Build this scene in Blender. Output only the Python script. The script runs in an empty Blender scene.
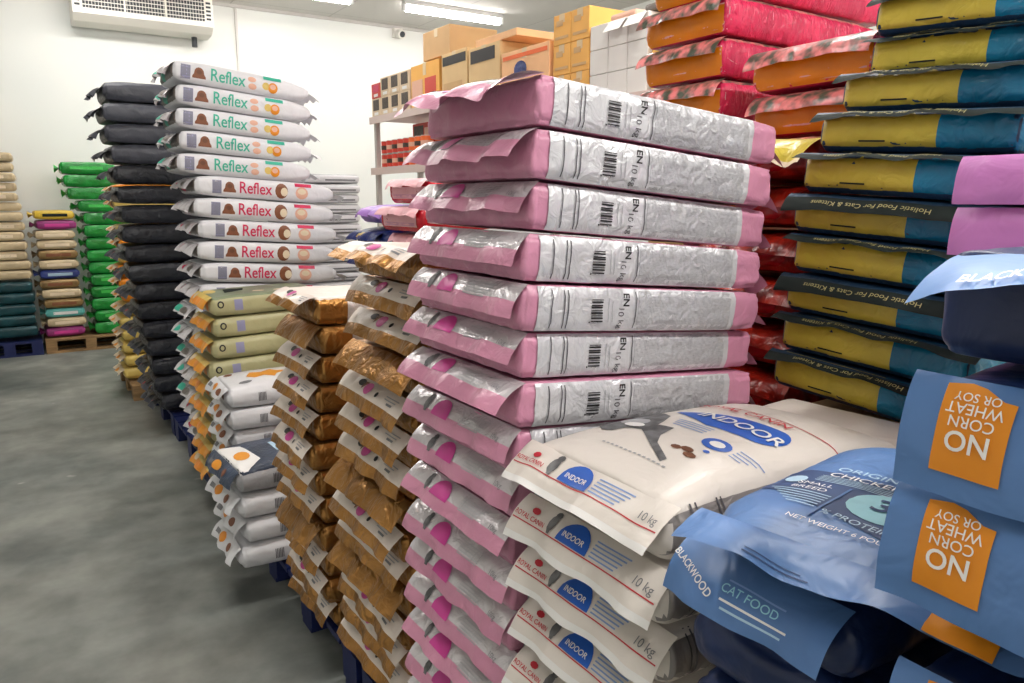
import bpy, bmesh, math, random
from mathutils import Vector, Matrix, noise
from mathutils.bvhtree import BVHTree
from mathutils.geometry import tessellate_polygon

C = bpy.context.scene.collection
R = math.radians
SC = bpy.context.scene

# ------------------------------------------------------------------ camera
cam_d = bpy.data.cameras.new('camera'); cam = bpy.data.objects.new('camera', cam_d); C.objects.link(cam)
cam.location = (0, 0, 1.58)
cam.rotation_euler = (R(90 - 10.7), 0, R(-33.1))
cam_d.sensor_width = 36; cam_d.lens = 36 * 756 / 1024.0; cam_d.clip_start = .02
SC.camera = cam
SC.view_settings.view_transform = 'Standard'
SC.view_settings.look = 'None'

# ------------------------------------------------------------------ materials
def lin(c):
    return tuple(((v / 255.) / 12.92 if v <= 10 else (((v / 255.) + .055) / 1.055) ** 2.4) for v in c) + (1,)

MATS = {}
def mat(name, col, rough=.5, metal=0., bump=0., bscale=30., spec=.5, emit=0., var=0., vscale=6., stretch=(1, 1, 1), col2=None):
    """procedural material: colour with a noise variation, plus crinkle bump"""
    if name in MATS: return MATS[name]
    m = bpy.data.materials.new(name); m.use_nodes = True
    nt = m.node_tree; N = nt.nodes; b = N['Principled BSDF']
    b.inputs['Base Color'].default_value = lin(col)
    b.inputs['Roughness'].default_value = rough
    b.inputs['Metallic'].default_value = metal
    b.inputs['Specular IOR Level'].default_value = spec
    if emit:
        b.inputs['Emission Color'].default_value = lin(col); b.inputs['Emission Strength'].default_value = emit
    if bump or var:
        tc = N.new('ShaderNodeTexCoord'); mp = N.new('ShaderNodeMapping'); oi = N.new('ShaderNodeObjectInfo')
        mp.inputs['Scale'].default_value = stretch
        nt.links.new(tc.outputs['Object'], mp.inputs['Vector'])
        ml = N.new('ShaderNodeMath'); ml.operation = 'MULTIPLY'; ml.inputs[1].default_value = 50
        nt.links.new(oi.outputs['Random'], ml.inputs[0])
        nt.links.new(ml.outputs[0], mp.inputs['Location'])
    if bump:
        n1 = N.new('ShaderNodeTexNoise'); n1.inputs['Scale'].default_value = bscale; n1.inputs['Detail'].default_value = 3
        n1.inputs['Distortion'].default_value = .8
        nt.links.new(mp.outputs[0], n1.inputs['Vector'])
        bp = N.new('ShaderNodeBump'); bp.inputs['Strength'].default_value = bump; bp.inputs['Distance'].default_value = .012
        nt.links.new(n1.outputs['Fac'], bp.inputs['Height']); nt.links.new(bp.outputs[0], b.inputs['Normal'])
    if var:
        n2 = N.new('ShaderNodeTexNoise'); n2.inputs['Scale'].default_value = vscale; n2.inputs['Detail'].default_value = 2
        nt.links.new(mp.outputs[0], n2.inputs['Vector'])
        rp = N.new('ShaderNodeValToRGB'); a = lin(col); c2 = lin(col2) if col2 else tuple(v * (1 - var) for v in a[:3]) + (1,)
        rp.color_ramp.elements[0].position = .38; rp.color_ramp.elements[0].color = c2
        rp.color_ramp.elements[1].position = .62; rp.color_ramp.elements[1].color = a
        nt.links.new(n2.outputs['Fac'], rp.inputs[0]); nt.links.new(rp.outputs[0], b.inputs['Base Color'])
    MATS[name] = m
    return m

M = {}
def dm(k, *a, **kw): M[k] = mat(k, *a, **kw)
dm('white_print', (236, 234, 232), .4); dm('black_print', (28, 26, 28), .5); dm('grey_print', (120, 120, 124), .5)
dm('pale_grey_print', (168, 168, 172), .5); dm('red_print', (196, 40, 56), .45); dm('blue_print', (30, 92, 190), .35)
dm('pale_blue_print', (130, 160, 210), .45); dm('magenta_print', (206, 62, 150), .4); dm('brown_print', (130, 78, 50), .5)
dm('teal_print', (60, 178, 152), .45); dm('crimson_print', (206, 34, 84), .45); dm('orange_print', (226, 140, 24), .45)
dm('salmon_print', (226, 176, 152), .5); dm('lilac_print', (150, 150, 184), .5); dm('cat_grey', (118, 118, 120), .5, var=.6, vscale=40)
dm('kibble', (110, 68, 46), .6); dm('cream_print', (232, 214, 186), .5)
dm('pink_film', (212, 144, 172), .3, bump=.35, bscale=26, var=.12)
dm('pink_panel', (214, 214, 218), .32, metal=.25, bump=.65, bscale=30)
dm('silver_film', (226, 222, 226), .24, metal=.35, bump=.6, bscale=24)
dm('gold_film', (180, 130, 70), .3, metal=.75, bump=1., bscale=22, var=.3)
dm('gold_panel', (205, 200, 200), .34, metal=.3, bump=.6, bscale=26)
dm('gold_strip', (228, 216, 206), .28, bump=.3, bscale=22)
dm('cream_film', (226, 218, 210), .36, bump=.22, bscale=18, var=.05)
dm('grey_gusset', (150, 144, 142), .34, metal=.15, bump=.5, bscale=22, var=.2)
dm('dark_line', (84, 82, 88), .45)
dm('blue_film', (88, 128, 184), .4, bump=.55, bscale=12, var=.12)
dm('pale_blue_film', (110, 154, 214), .42, bump=.22, bscale=14, var=.08)
dm('navy_film', (30, 50, 98), .36, bump=.4, bscale=16, var=.3)
dm('navy_print', (44, 72, 118), .45); dm('aqua_print', (158, 214, 226), .45); dm('sky_print', (176, 206, 226), .45)
dm('teal_film', (20, 130, 170), .24, bump=.9, bscale=22, var=.4); dm('petrol_film', (18, 56, 88), .5, bump=.5, bscale=20, var=.4)
dm('olive_film', (206, 186, 66), .32, bump=.6, bscale=22, var=.15); dm('olive_print', (176, 166, 110), .5); dm('dark_olive', (34, 42, 40), .75, spec=.2)
dm('red_film', (206, 26, 46), .26, bump=.5, bscale=18, var=.3); dm('hot_pink_film', (240, 56, 104), .24, bump=1., bscale=24, var=.25, stretch=(3, 1, 1))
dm('orange_film', (238, 142, 20), .3, bump=.25, bscale=20, var=.12); dm('floral_film', (232, 130, 130), .32, bump=.4, bscale=20, var=.6, vscale=26, col2=(70, 78, 64))
dm('pale_rose', (236, 178, 186), .35, bump=.3); dm('dark_red_film', (196, 44, 26), .28, bump=.5, bscale=24, var=.8, vscale=16, col2=(110, 22, 16))
dm('purple_film', (176, 128, 214), .38, bump=.25, bscale=18, var=.1); dm('mauve_film', (206, 128, 196), .38, bump=.25, bscale=18, var=.1)
dm('white_film', (226, 226, 230), .36, bump=.3, bscale=20, var=.06); dm('warm_grey_film', (130, 122, 116), .34, metal=.25, bump=.6, bscale=30, var=.3)  # second one: warm grey crinkled film for bag ends, flap patches, a packet
dm('black_film', (42, 44, 52), .34, bump=1., bscale=20, var=.3); dm('slate_film', (74, 76, 86), .36, bump=.4, bscale=20, var=.2)
dm('green_film', (24, 150, 58), .24, bump=.6, bscale=22, var=.35); dm('leaf_film', (60, 190, 80), .28, bump=.5)
dm('pale_olive', (186, 182, 138), .36, bump=.35, bscale=20, var=.12); dm('sage_film', (138, 150, 118), .36, bump=.35, bscale=14, var=.25)
dm('flower_film', (236, 206, 112), .36, bump=.4, var=.2); dm('amber_print', (228, 150, 40), .4)
dm('lavender_film', (200, 150, 232), .34, bump=.4, var=.5, vscale=10, col2=(110, 84, 190)); dm('cobalt_film', (30, 54, 130), .32, bump=.4, var=.3)
dm('beige_film', (206, 186, 150), .36, bump=.4, bscale=20, var=.2); dm('bronze_film', (156, 128, 84), .3, metal=.4, bump=.5, var=.3)
dm('pine_film', (16, 70, 78), .3, bump=.5, bscale=18, var=.4)
dm('yellow_film', (220, 186, 60), .38, bump=.3, var=.15); dm('plum_film', (150, 50, 120), .38, bump=.3, var=.2); dm('aqua_film', (96, 180, 176), .4, bump=.3)
dm('indigo_film', (48, 66, 140), .38, bump=.3, var=.2); dm('grey_film', (176, 176, 180), .4, bump=.3, var=.1)
dm('steel_blue_film', (58, 72, 96), .3, bump=.4, var=.4)
dm('carton_brown', (206, 168, 122), .75, var=.06); dm('carton_orange', (236, 178, 92), .7, var=.06); dm('carton_white', (232, 230, 226), .7, var=.03)
dm('carton_peach', (242, 190, 140), .65, var=.08); dm('carton_beige', (222, 190, 140), .7, var=.06); dm('tape', (214, 190, 150), .35)
dm('pack_red', (206, 60, 44), .45); dm('pack_orange', (238, 108, 44), .45); dm('pack_beige', (214, 192, 162), .5); dm('photo_dark', (74, 60, 50), .5, var=.5, vscale=60)
dm('can_silver', (200, 196, 192), .3, metal=.7); dm('pallet_blue', (16, 30, 84), .5, bump=.1); dm('pallet_wood', (156, 124, 84), .8, bump=.3, bscale=8, var=.3, stretch=(1, 1, 6))
dm('shelf_metal', (216, 196, 190), .45); dm('post_metal', (190, 184, 180), .45)
dm('ac_white', (232, 228, 220), .45); dm('ac_dark', (58, 60, 66), .6); dm('conduit', (214, 210, 206), .5); dm('rubber', (40, 40, 42), .6)
dm('fixture_white', (235, 235, 235), .5)

def text_panel(name, base, ink, sx, sz):
    """panel of fine print: short dashes in rows, in the object's own coordinates"""
    m = bpy.data.materials.new(name); m.use_nodes = True; nt = m.node_tree; N = nt.nodes; b = N['Principled BSDF']
    b.inputs['Roughness'].default_value = .34; b.inputs['Metallic'].default_value = .2
    tc = N.new('ShaderNodeTexCoord'); mp = N.new('ShaderNodeMapping'); mp.inputs['Scale'].default_value = (sx, 1, sz)
    nt.links.new(tc.outputs['Object'], mp.inputs['Vector'])
    w = N.new('ShaderNodeTexWave'); w.inputs['Scale'].default_value = 1.; w.bands_direction = 'X'
    nt.links.new(mp.outputs[0], w.inputs['Vector'])
    n = N.new('ShaderNodeTexNoise'); n.inputs['Scale'].default_value = 1.3; nt.links.new(mp.outputs[0], n.inputs['Vector'])
    mu = N.new('ShaderNodeMath'); mu.operation = 'MULTIPLY'; nt.links.new(w.outputs['Fac'], mu.inputs[0]); nt.links.new(n.outputs['Fac'], mu.inputs[1])
    rp = N.new('ShaderNodeValToRGB'); rp.color_ramp.elements[0].position = .2; rp.color_ramp.elements[0].color = lin(base)
    rp.color_ramp.elements[1].position = .6; rp.color_ramp.elements[1].color = lin(ink)
    nt.links.new(mu.outputs[0], rp.inputs[0]); nt.links.new(rp.outputs[0], b.inputs['Base Color'])
    n1 = N.new('ShaderNodeTexNoise'); n1.inputs['Scale'].default_value = 34; n1.inputs['Distortion'].default_value = .8
    nt.links.new(tc.outputs['Object'], n1.inputs['Vector'])
    bp = N.new('ShaderNodeBump'); bp.inputs['Strength'].default_value = .6; bp.inputs['Distance'].default_value = .012
    nt.links.new(n1.outputs['Fac'], bp.inputs['Height']); nt.links.new(bp.outputs[0], b.inputs['Normal'])
    M[name] = m
text_panel('fine_print', (200, 200, 204), (140, 140, 146), 90, 260)

# ------------------------------------------------------------------ object helpers
def obj(name, me, parent=None):
    o = bpy.data.objects.new(name, me); C.objects.link(o)
    if parent: o.parent = parent
    return o
def tag(o, label, cat, group=None, kind=None):
    if label: o['label'] = label
    if cat: o['category'] = cat
    if group: o['group'] = group
    if kind: o['kind'] = kind
    return o
def empty(name, loc, label, cat, group=None):
    o = bpy.data.objects.new(name, None); C.objects.link(o); o.location = loc; o.empty_display_size = .05
    return tag(o, label, cat, group)

class MB:
    """collects vertices, faces and materials into one mesh"""
    def __init__(s): s.v = []; s.f = []; s.m = []; s.mats = []
    def mi(s, k):
        if k not in s.mats: s.mats.append(k)
        return s.mats.index(k)
    def add(s, vs, fs, k):
        b = len(s.v); i = s.mi(k); s.v += [tuple(v) for v in vs]
        for f in fs: s.f.append(tuple(b + q for q in f)); s.m.append(i)
    def box(s, x0, y0, z0, x1, y1, z1, k):
        s.add([(x, y, z) for x in (x0, x1) for y in (y0, y1) for z in (z0, z1)],
              [(0, 1, 3, 2), (4, 6, 7, 5), (0, 4, 5, 1), (2, 3, 7, 6), (0, 2, 6, 4), (1, 5, 7, 3)], k)
    def cyl(s, p, q, r, k, n=12):
        p = Vector(p); q = Vector(q); d = (q - p).normalized(); a = d.orthogonal().normalized(); b = d.cross(a)
        vs = []
        for e in (p, q): vs += [e + (a * math.cos(t * 2 * math.pi / n) + b * math.sin(t * 2 * math.pi / n)) * r for t in range(n)]
        fs = [(i, (i + 1) % n, n + (i + 1) % n, n + i) for i in range(n)] + [tuple(range(n - 1, -1, -1)), tuple(range(n, 2 * n))]
        s.add(vs, fs, k)
    def prism(s, prof, axis0, axis1, k):
        """profile in (y,z) swept along x from axis0 to axis1"""
        n = len(prof); vs = [(axis0, y, z) for y, z in prof] + [(axis1, y, z) for y, z in prof]
        s.add(vs, [tuple(range(n)), tuple(range(2 * n - 1, n - 1, -1))] + [(i, n + i, n + (i + 1) % n, (i + 1) % n) for i in range(n)], k)
    def mesh(s, name, smooth=False, bevel=0):
        me = bpy.data.meshes.new(name); me.from_pydata(s.v, [], s.f)
        for k in s.mats: me.materials.append(M[k] if isinstance(k, str) else k)
        for p, i in zip(me.polygons, s.m): p.material_index = i; p.use_smooth = smooth
        bm = bmesh.new(); bm.from_mesh(me)
        bmesh.ops.recalc_face_normals(bm, faces=bm.faces)
        if bevel:
            bmesh.ops.bevel(bm, geom=list(bm.edges), offset=bevel, segments=2, affect='EDGES', profile=.5)
        bm.to_mesh(me); bm.free(); me.update()
        return me
    def build(s, name, parent=None, smooth=False, bevel=0):
        return obj(name, s.mesh(name, smooth, bevel), parent)

# ------------------------------------------------------------------ flat print shapes (2D), later laid onto a surface
_txt = {}
def text2d(t, size, bold=0.):
    key = (t, bold)
    if key not in _txt:
        cu = bpy.data.curves.new('t', 'FONT'); cu.body = t; cu.size = 1; cu.align_x = 'CENTER'; cu.align_y = 'CENTER'
        cu.resolution_u = 4; cu.offset = bold
        o = bpy.data.objects.new('t', cu); C.objects.link(o)
        dg = bpy.context.evaluated_depsgraph_get(); me = bpy.data.meshes.new_from_object(o.evaluated_get(dg))
        _txt[key] = ([(v.co.x, v.co.y) for v in me.vertices], [tuple(p.vertices) for p in me.polygons])
        bpy.data.objects.remove(o); bpy.data.curves.remove(cu); bpy.data.meshes.remove(me)
    v, f = _txt[key]
    return [(x * size, y * size) for x, y in v], f
def poly2d(pts):
    tr = tessellate_polygon([[Vector((x, y, 0)) for x, y in pts]])
    return list(pts), [tuple(t) for t in tr]
def quad2d(a0, b0, a1, b1, step=.011):
    na = max(1, int(abs(a1 - a0) / step)); nb = max(1, int(abs(b1 - b0) / step))
    v = [(a0 + (a1 - a0) * i / na, b0 + (b1 - b0) * j / nb) for i in range(na + 1) for j in range(nb + 1)]
    f = [(i * (nb + 1) + j, (i + 1) * (nb + 1) + j, (i + 1) * (nb + 1) + j + 1, i * (nb + 1) + j + 1) for i in range(na) for j in range(nb)]
    return v, f
def ell(ca, cb, ra, rb, n=16, t0=0, t1=360):
    full = (t1 - t0) >= 360
    return [(ca + ra * math.cos(R(t0 + (t1 - t0) * i / (n if full else n - 1))), cb + rb * math.sin(R(t0 + (t1 - t0) * i / (n if full else n - 1)))) for i in range(n)]
def refine(v, f, step=.011):
    bm = bmesh.new(); bv = [bm.verts.new((x, y, 0)) for x, y in v]
    for t in f:
        try: bm.faces.new([bv[i] for i in t])
        except ValueError: pass
    for _ in range(5):
        es = [e for e in bm.edges if e.calc_length() > step]
        if not es: break
        bmesh.ops.subdivide_edges(bm, edges=es, cuts=1)
        bmesh.ops.triangulate(bm, faces=[q for q in bm.faces if len(q.verts) > 3])
    bm.verts.index_update()
    out = [(q.co.x, q.co.y) for q in bm.verts], [tuple(q.index for q in p.verts) for p in bm.faces]
    bm.free(); return out
def shape(d):
    """a print spec -> (2D verts, faces, material)"""
    k = d[0]
    if k == 'quad': return (*quad2d(*d[1:5]), d[5])
    if k == 'poly': return (*refine(*poly2d(d[1])), d[2])
    if k == 'text':
        _, t, ca, cb, size, m, rot = d[:7]; bold = d[7] if len(d) > 7 else 0.
        v, f = text2d(t, size, bold); c, s = math.cos(R(rot)), math.sin(R(rot))
        sx = d[8] if len(d) > 8 else 1.
        return (*refine([(ca + x * sx * c - y * s, cb + x * sx * s + y * c) for x, y in v], f, max(.009, size * .25)), m)

# ------------------------------------------------------------------ bag body: a rounded, wrinkled cushion
def axis(h, r, step, k=4):
    a = [h - r + r * math.tan(R(45) * i / k) for i in range(k + 1)]
    n = max(1, int(round(2 * (h - r) / step)))
    return [-x for x in reversed(a)] + [-(h - r) + 2 * (h - r) * i / n for i in range(1, n)] + a

def bag_body(name, L, W, T, base, seed=0, r=None, step=.016, taper=(1, 1), tl=.16, ypinch=0., dome=0., wr=.003, wf=22., pleat=0., faces=None, prints=(), sag=0.):
    hx, hy, hz = L / 2, W / 2, T / 2
    rx, ry, rz = r or (T * .42, T * .42, T * .42)
    X, Y, Z = axis(hx, rx, step), axis(hy, ry, step), axis(hz, min(rz, hz * .98), step, 3)
    rz = min(rz, hz * .98)
    nx, ny, nz = len(X), len(Y), len(Z)
    idx = {}; vs = []; ns = []
    so = Vector((seed * 7.3, seed * 3.1, seed * 5.7))
    def vert(i, j, k):
        if (i, j, k) in idx: return idx[i, j, k]
        p = Vector((X[i], Y[j], Z[k]))
        q = Vector((max(-(hx - rx), min(hx - rx, p.x)), max(-(hy - ry), min(hy - ry, p.y)), max(-(hz - rz), min(hz - rz, p.z))))
        d = Vector(((p.x - q.x) / rx, (p.y - q.y) / ry, (p.z - q.z) / rz)); l = d.length or 1; d /= l
        o = Vector((q.x + d.x * rx, q.y + d.y * ry, q.z + d.z * rz))
        n = Vector((d.x / rx, d.y / ry, d.z / rz)).normalized()
        # end tapers
        e0 = max(0, 1 - (o.x + hx) / tl); e1 = max(0, 1 - (hx - o.x) / tl)
        kz = 1 - (1 - taper[0]) * e0 ** 1.6 - (1 - taper[1]) * e1 ** 1.6
        o.z *= kz
        o.y *= 1 - ypinch * (e0 ** 2 + e1 ** 2)
        u, w = o.x / hx, o.y / hy
        if dome and o.z > 0: o.z += dome * max(0, 1 - abs(u) ** 2.5) * max(0, 1 - abs(w) ** 2.5) * (o.z / hz)
        # wrinkles, always inward so that stacked bags do not clip
        s = o * wf + so
        a = noise.noise(s) * .6 + noise.noise(s * 2.3) * .4
        ridge = 1 - abs(noise.noise(s * 1.2 + Vector((9, 2, 4)))) * 2
        am = wr * (.45 if abs(n.z) > .8 else 1.)
        disp = am * (.5 + .5 * a) + am * .8 * max(0, ridge - .55)
        if pleat and abs(n.z) < .8:
            e = math.exp(-(o.x + hx) / .07) + math.exp(-(hx - o.x) / .07) + .15
            disp += pleat * e * (.5 + .5 * math.sin(o.x * 230 + 4 * noise.noise(s * .7)))
        o -= n * disp
        o.x += hx; o.z += hz
        idx[i, j, k] = len(vs); vs.append(o); ns.append(n); return idx[i, j, k]
    mb = MB(); fl = []
    def face(q, n):
        fl.append((q, n))
    for i in range(nx - 1):
        for j in range(ny - 1):
            face((vert(i, j, nz - 1), vert(i + 1, j, nz - 1), vert(i + 1, j + 1, nz - 1), vert(i, j + 1, nz - 1)), 0)
            face((vert(i, j, 0), vert(i, j + 1, 0), vert(i + 1, j + 1, 0), vert(i + 1, j, 0)), 0)
    for i in range(nx - 1):
        for k in range(nz - 1):
            face((vert(i, 0, k), vert(i + 1, 0, k), vert(i + 1, 0, k + 1), vert(i, 0, k + 1)), 0)
            face((vert(i, ny - 1, k), vert(i, ny - 1, k + 1), vert(i + 1, ny - 1, k + 1), vert(i + 1, ny - 1, k)), 0)
    for j in range(ny - 1):
        for k in range(nz - 1):
            face((vert(0, j, k), vert(0, j, k + 1), vert(0, j + 1, k + 1), vert(0, j + 1, k)), 0)
            face((vert(nx - 1, j, k), vert(nx - 1, j + 1, k), vert(nx - 1, j + 1, k + 1), vert(nx - 1, j, k + 1)), 0)
    faces = faces or {}
    mb.v = [tuple(v) for v in vs]; bvh = BVHTree.FromPolygons(vs, [q for q, _ in fl])
    for q, _ in fl:
        n = sum((ns[i] for i in q), Vector()).normalized()
        if n.z > .72: key = 'top'
        elif n.z < -.72: key = 'bottom'
        elif n.x < -.72: key = 'end'
        elif n.x > .72: key = 'back'
        elif n.y < 0: key = 'near'
        else: key = 'far'
        m = faces.get(key, base)
        mb.f.append(q); mb.m.append(mb.mi(m))
    lift = .0012
    for d in prints:
        side, spec = d[0], d[1]
        v, f, m = shape(spec)
        out = []
        for a, b in v:
            if side == 'near': o, dr = Vector((a, -W, b)), Vector((0, 1, 0))
            elif side == 'end': o, dr = Vector((-.3, -a, b)), Vector((1, 0, 0))
            else: o, dr = Vector((b, -a, T * 2 + .2)), Vector((0, 0, -1))
            h = bvh.ray_cast(o, dr, 2.)
            if h[0] is None: h = bvh.find_nearest(o + dr * .3)
            out.append(h[0] - dr * lift * (2.6 if spec[0] == 'text' else d[2] if len(d) > 2 else 1))
        mb.add(out, f, m)
    me = mb.mesh(name, smooth=True)
    return me

# ------------------------------------------------------------------ the sealed flap of film at a bag's end
def bag_flap(name, W, length, x0, z0, a0, a1, rows, seed=0, wave=.004, corner=0., prints=(), curve=1., nsx=16, wl=.16, outward=-1):
    rnd = random.Random(seed); ph = rnd.uniform(0, 6); ph2 = rnd.uniform(0, 6)
    ns = nsx; acc = [(0., 0., R(a0))]
    for i in range(ns * 4):
        a = R(a0 + (a1 - a0) * ((i + .5) / (ns * 4)) ** curve); ds = length / (ns * 4)
        acc.append((acc[-1][0] + math.cos(a) * ds, acc[-1][1] + math.sin(a) * ds, a))
    def F(s, y, lift=0.):
        s = max(0, min(1, s)); t = s * ns * 4; i = min(int(t), ns * 4 - 1); u = t - i
        dx = acc[i][0] * (1 - u) + acc[i + 1][0] * u; dz = acc[i][1] * (1 - u) + acc[i + 1][1] * u; a = acc[i + 1][2]
        w = wave * s * (math.sin(2 * math.pi * y / wl + ph) + .28 * math.sin(2 * math.pi * y / (wl * .43) + ph2)) + .002 * s * noise.noise(Vector((y * 24, s * 4, seed * 3.3)))
        c = corner * s * abs(2 * y / W) ** 3
        return Vector((x0 + outward * (dx + math.sin(a) * (w + lift)), y, z0 - dz + math.cos(a) * (w + lift) - c))
    mb = MB(); edges = [0.]
    for e, _ in rows:
        k = max(2, int(round((e - edges[-1]) * ns))); st = edges[-1]
        edges += [st + (e - st) * (q + 1) / k for q in range(k)]
    nyy = max(8, int(W / .011)); ys = [-W / 2 + W * j / nyy for j in range(nyy + 1)]
    mb.v = [tuple(F(s, y)) for s in edges for y in ys]
    for i in range(len(edges) - 1):
        mid = (edges[i] + edges[i + 1]) / 2; m = next(k for e, k in rows if mid <= e + 1e-6)
        for j in range(nyy):
            mb.f.append((i * (nyy + 1) + j, i * (nyy + 1) + j + 1, (i + 1) * (nyy + 1) + j + 1, (i + 1) * (nyy + 1) + j)); mb.m.append(mb.mi(m))
    for d in prints:
        v, f, m = shape(d)
        lf = {'quad': .0010, 'poly': .0017, 'text': .0032}[d[0]]
        mb.add([F(-b / length, -a, lf) for a, b in v], f, m)
    me = bpy.data.meshes.new(name); me.from_pydata(mb.v, [], mb.f)
    for k in mb.mats: me.materials.append(M[k])
    for p, i in zip(me.polygons, mb.m): p.material_index = i; p.use_smooth = True
    me.update(); return me

def crimp(name, W, T, length, x0, m, seed=0, curl=0., rows=6, amp=.012):
    """gathered fin of film at the far end of a pillow bag"""
    rnd = random.Random(seed); mb = MB(); ny = 14
    for i in range(rows + 1):
        s = i / rows
        for j in range(ny + 1):
            y = -W / 2 + W * j / ny
            z = T / 2 + (math.sin(y * 60 + seed) * amp + math.sin(y * 23 + seed * 2) * amp) * s - curl * s * s
            mb.v.append((x0 + length * s, y * (1 - .05 * (1 - s)), z))
    for i in range(rows):
        for j in range(ny): mb.f.append((i * (ny + 1) + j, i * (ny + 1) + j + 1, (i + 1) * (ny + 1) + j + 1, (i + 1) * (ny + 1) + j)); mb.m.append(mb.mi(m))
    me = bpy.data.meshes.new(name); me.from_pydata(mb.v, [], mb.f); me.materials.append(M[m])
    for p in me.polygons: p.use_smooth = True
    me.update(); return me

ORD = ['topmost', 'second from the top', 'third from the top', 'fourth from the top', 'fifth from the top', 'sixth from the top', 'seventh from the top',
       'eighth from the top', 'ninth from the top', 'tenth from the top', 'eleventh from the top', 'twelfth from the top', 'thirteenth from the top',
       'fourteenth from the top', 'fifteenth from the top', 'sixteenth from the top', 'seventeenth from the top', 'eighteenth from the top',
       'nineteenth from the top', 'twentieth from the top', 'twenty-first from the top', 'twenty-second from the top']

# a bag: an Empty with children (copies share mesh data)
def place_bag(parts, loc, label, group, tilt=0., yaw=0., roll=0., name='pet_food_bag', cat='pet food bag'):
    e = empty(name, loc, label, cat, group); e.rotation_euler = (R(roll), tilt, R(yaw))
    for pn, me in parts:
        o = bpy.data.objects.new(pn, me); C.objects.link(o); o.parent = e
    return e

def lerp(tab, z):
    tab = sorted(tab)
    if z <= tab[0][0]: return tab[0][1]
    for (z0, a), (z1, b) in zip(tab, tab[1:]):
        if z <= z1: return a + (b - a) * (z - z0) / (z1 - z0)
    return tab[-1][1]

def stack(variants, n, ztop, pitch, xt, y, label, group, tilt=0., jx=.01, jy=.008, jyaw=1.2, seed=1, top=None, tilts=None, name='pet_food_bag', first=0, pick=None, roll=0.):
    """n bags, the topmost's bottom at ztop-pitch; xt = table of (z, x of the aisle end)"""
    rnd = random.Random(seed)
    for i in range(n):
        z = ztop - pitch * (i + 1); yy = lerp(y, z) if isinstance(y, list) else y
        v = variants[pick[i] if pick else rnd.randrange(len(variants))]
        if i == 0 and top: v = top
        lab = label(i) if callable(label) else label % ORD[i + first]
        place_bag(v, (lerp(xt, z) + rnd.uniform(-jx, jx), yy + rnd.uniform(-jy, jy), z), lab, group,
                  tilt=tilts[i] if tilts else tilt, yaw=rnd.uniform(-jyaw, jyaw), roll=roll, name=name)

# ================================================================== ROOM
X0, X1, Y0, Y1, ZC = -3.2, 6.45, -2.6, 9.8, 3.84
def struct(name, b, m):
    mb = MB(); mb.box(*b, 'white_print'); me = mb.mesh(name); me.materials.clear(); me.materials.append(m)
    return tag(obj(name, me), None, None, kind='structure')

def node_mat(name, fn, rough=.8):
    m = bpy.data.materials.new(name); m.use_nodes = True; nt = m.node_tree; b = nt.nodes['Principled BSDF']; b.inputs['Roughness'].default_value = rough
    fn(nt, nt.nodes, b); return m
def floor_nodes(nt, N, b):
    tc = N.new('ShaderNodeTexCoord'); n1 = N.new('ShaderNodeTexNoise'); n1.inputs['Scale'].default_value = 1.1; n1.inputs['Detail'].default_value = 6; n1.inputs['Roughness'].default_value = .62
    nt.links.new(tc.outputs['Object'], n1.inputs['Vector'])
    rp = N.new('ShaderNodeValToRGB'); e = rp.color_ramp.elements
    e[0].position = .32; e[0].color = lin((92, 99, 97)); e[1].position = .66; e[1].color = lin((154, 156, 149))
    nt.links.new(n1.outputs['Fac'], rp.inputs[0])
    n2 = N.new('ShaderNodeTexNoise'); n2.inputs['Scale'].default_value = 5; n2.inputs['Detail'].default_value = 8; nt.links.new(tc.outputs['Object'], n2.inputs['Vector'])
    mx = N.new('ShaderNodeMix'); mx.data_type = 'RGBA'; mx.blend_type = 'MULTIPLY'; mx.inputs[0].default_value = .55
    r2 = N.new('ShaderNodeValToRGB'); r2.color_ramp.elements[0].position = .35; r2.color_ramp.elements[0].color = (.45, .45, .44, 1); r2.color_ramp.elements[1].position = .6
    nt.links.new(n2.outputs['Fac'], r2.inputs[0]); nt.links.new(rp.outputs[0], mx.inputs[6]); nt.links.new(r2.outputs[0], mx.inputs[7])
    # pale scuffs
    n3 = N.new('ShaderNodeTexNoise'); n3.inputs['Scale'].default_value = 3.2; n3.inputs['Detail'].default_value = 3; nt.links.new(tc.outputs['Object'], n3.inputs['Vector'])
    r3 = N.new('ShaderNodeValToRGB'); r3.color_ramp.elements[0].position = .71; r3.color_ramp.elements[1].position = .76; nt.links.new(n3.outputs['Fac'], r3.inputs[0])
    m2 = N.new('ShaderNodeMix'); m2.data_type = 'RGBA'; m2.inputs[7].default_value = lin((186, 184, 176)); nt.links.new(r3.outputs[0], m2.inputs[0]); nt.links.new(mx.outputs[2], m2.inputs[6])
    nt.links.new(m2.outputs[2], b.inputs['Base Color'])
    rr = N.new('ShaderNodeMapRange'); rr.inputs[3].default_value = .38; rr.inputs[4].default_value = .7; nt.links.new(n2.outputs['Fac'], rr.inputs[0]); nt.links.new(rr.outputs[0], b.inputs['Roughness'])
    bp = N.new('ShaderNodeBump'); bp.inputs['Strength'].default_value = .12; nt.links.new(n2.outputs['Fac'], bp.inputs['Height']); nt.links.new(bp.outputs[0], b.inputs['Normal'])
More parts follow.
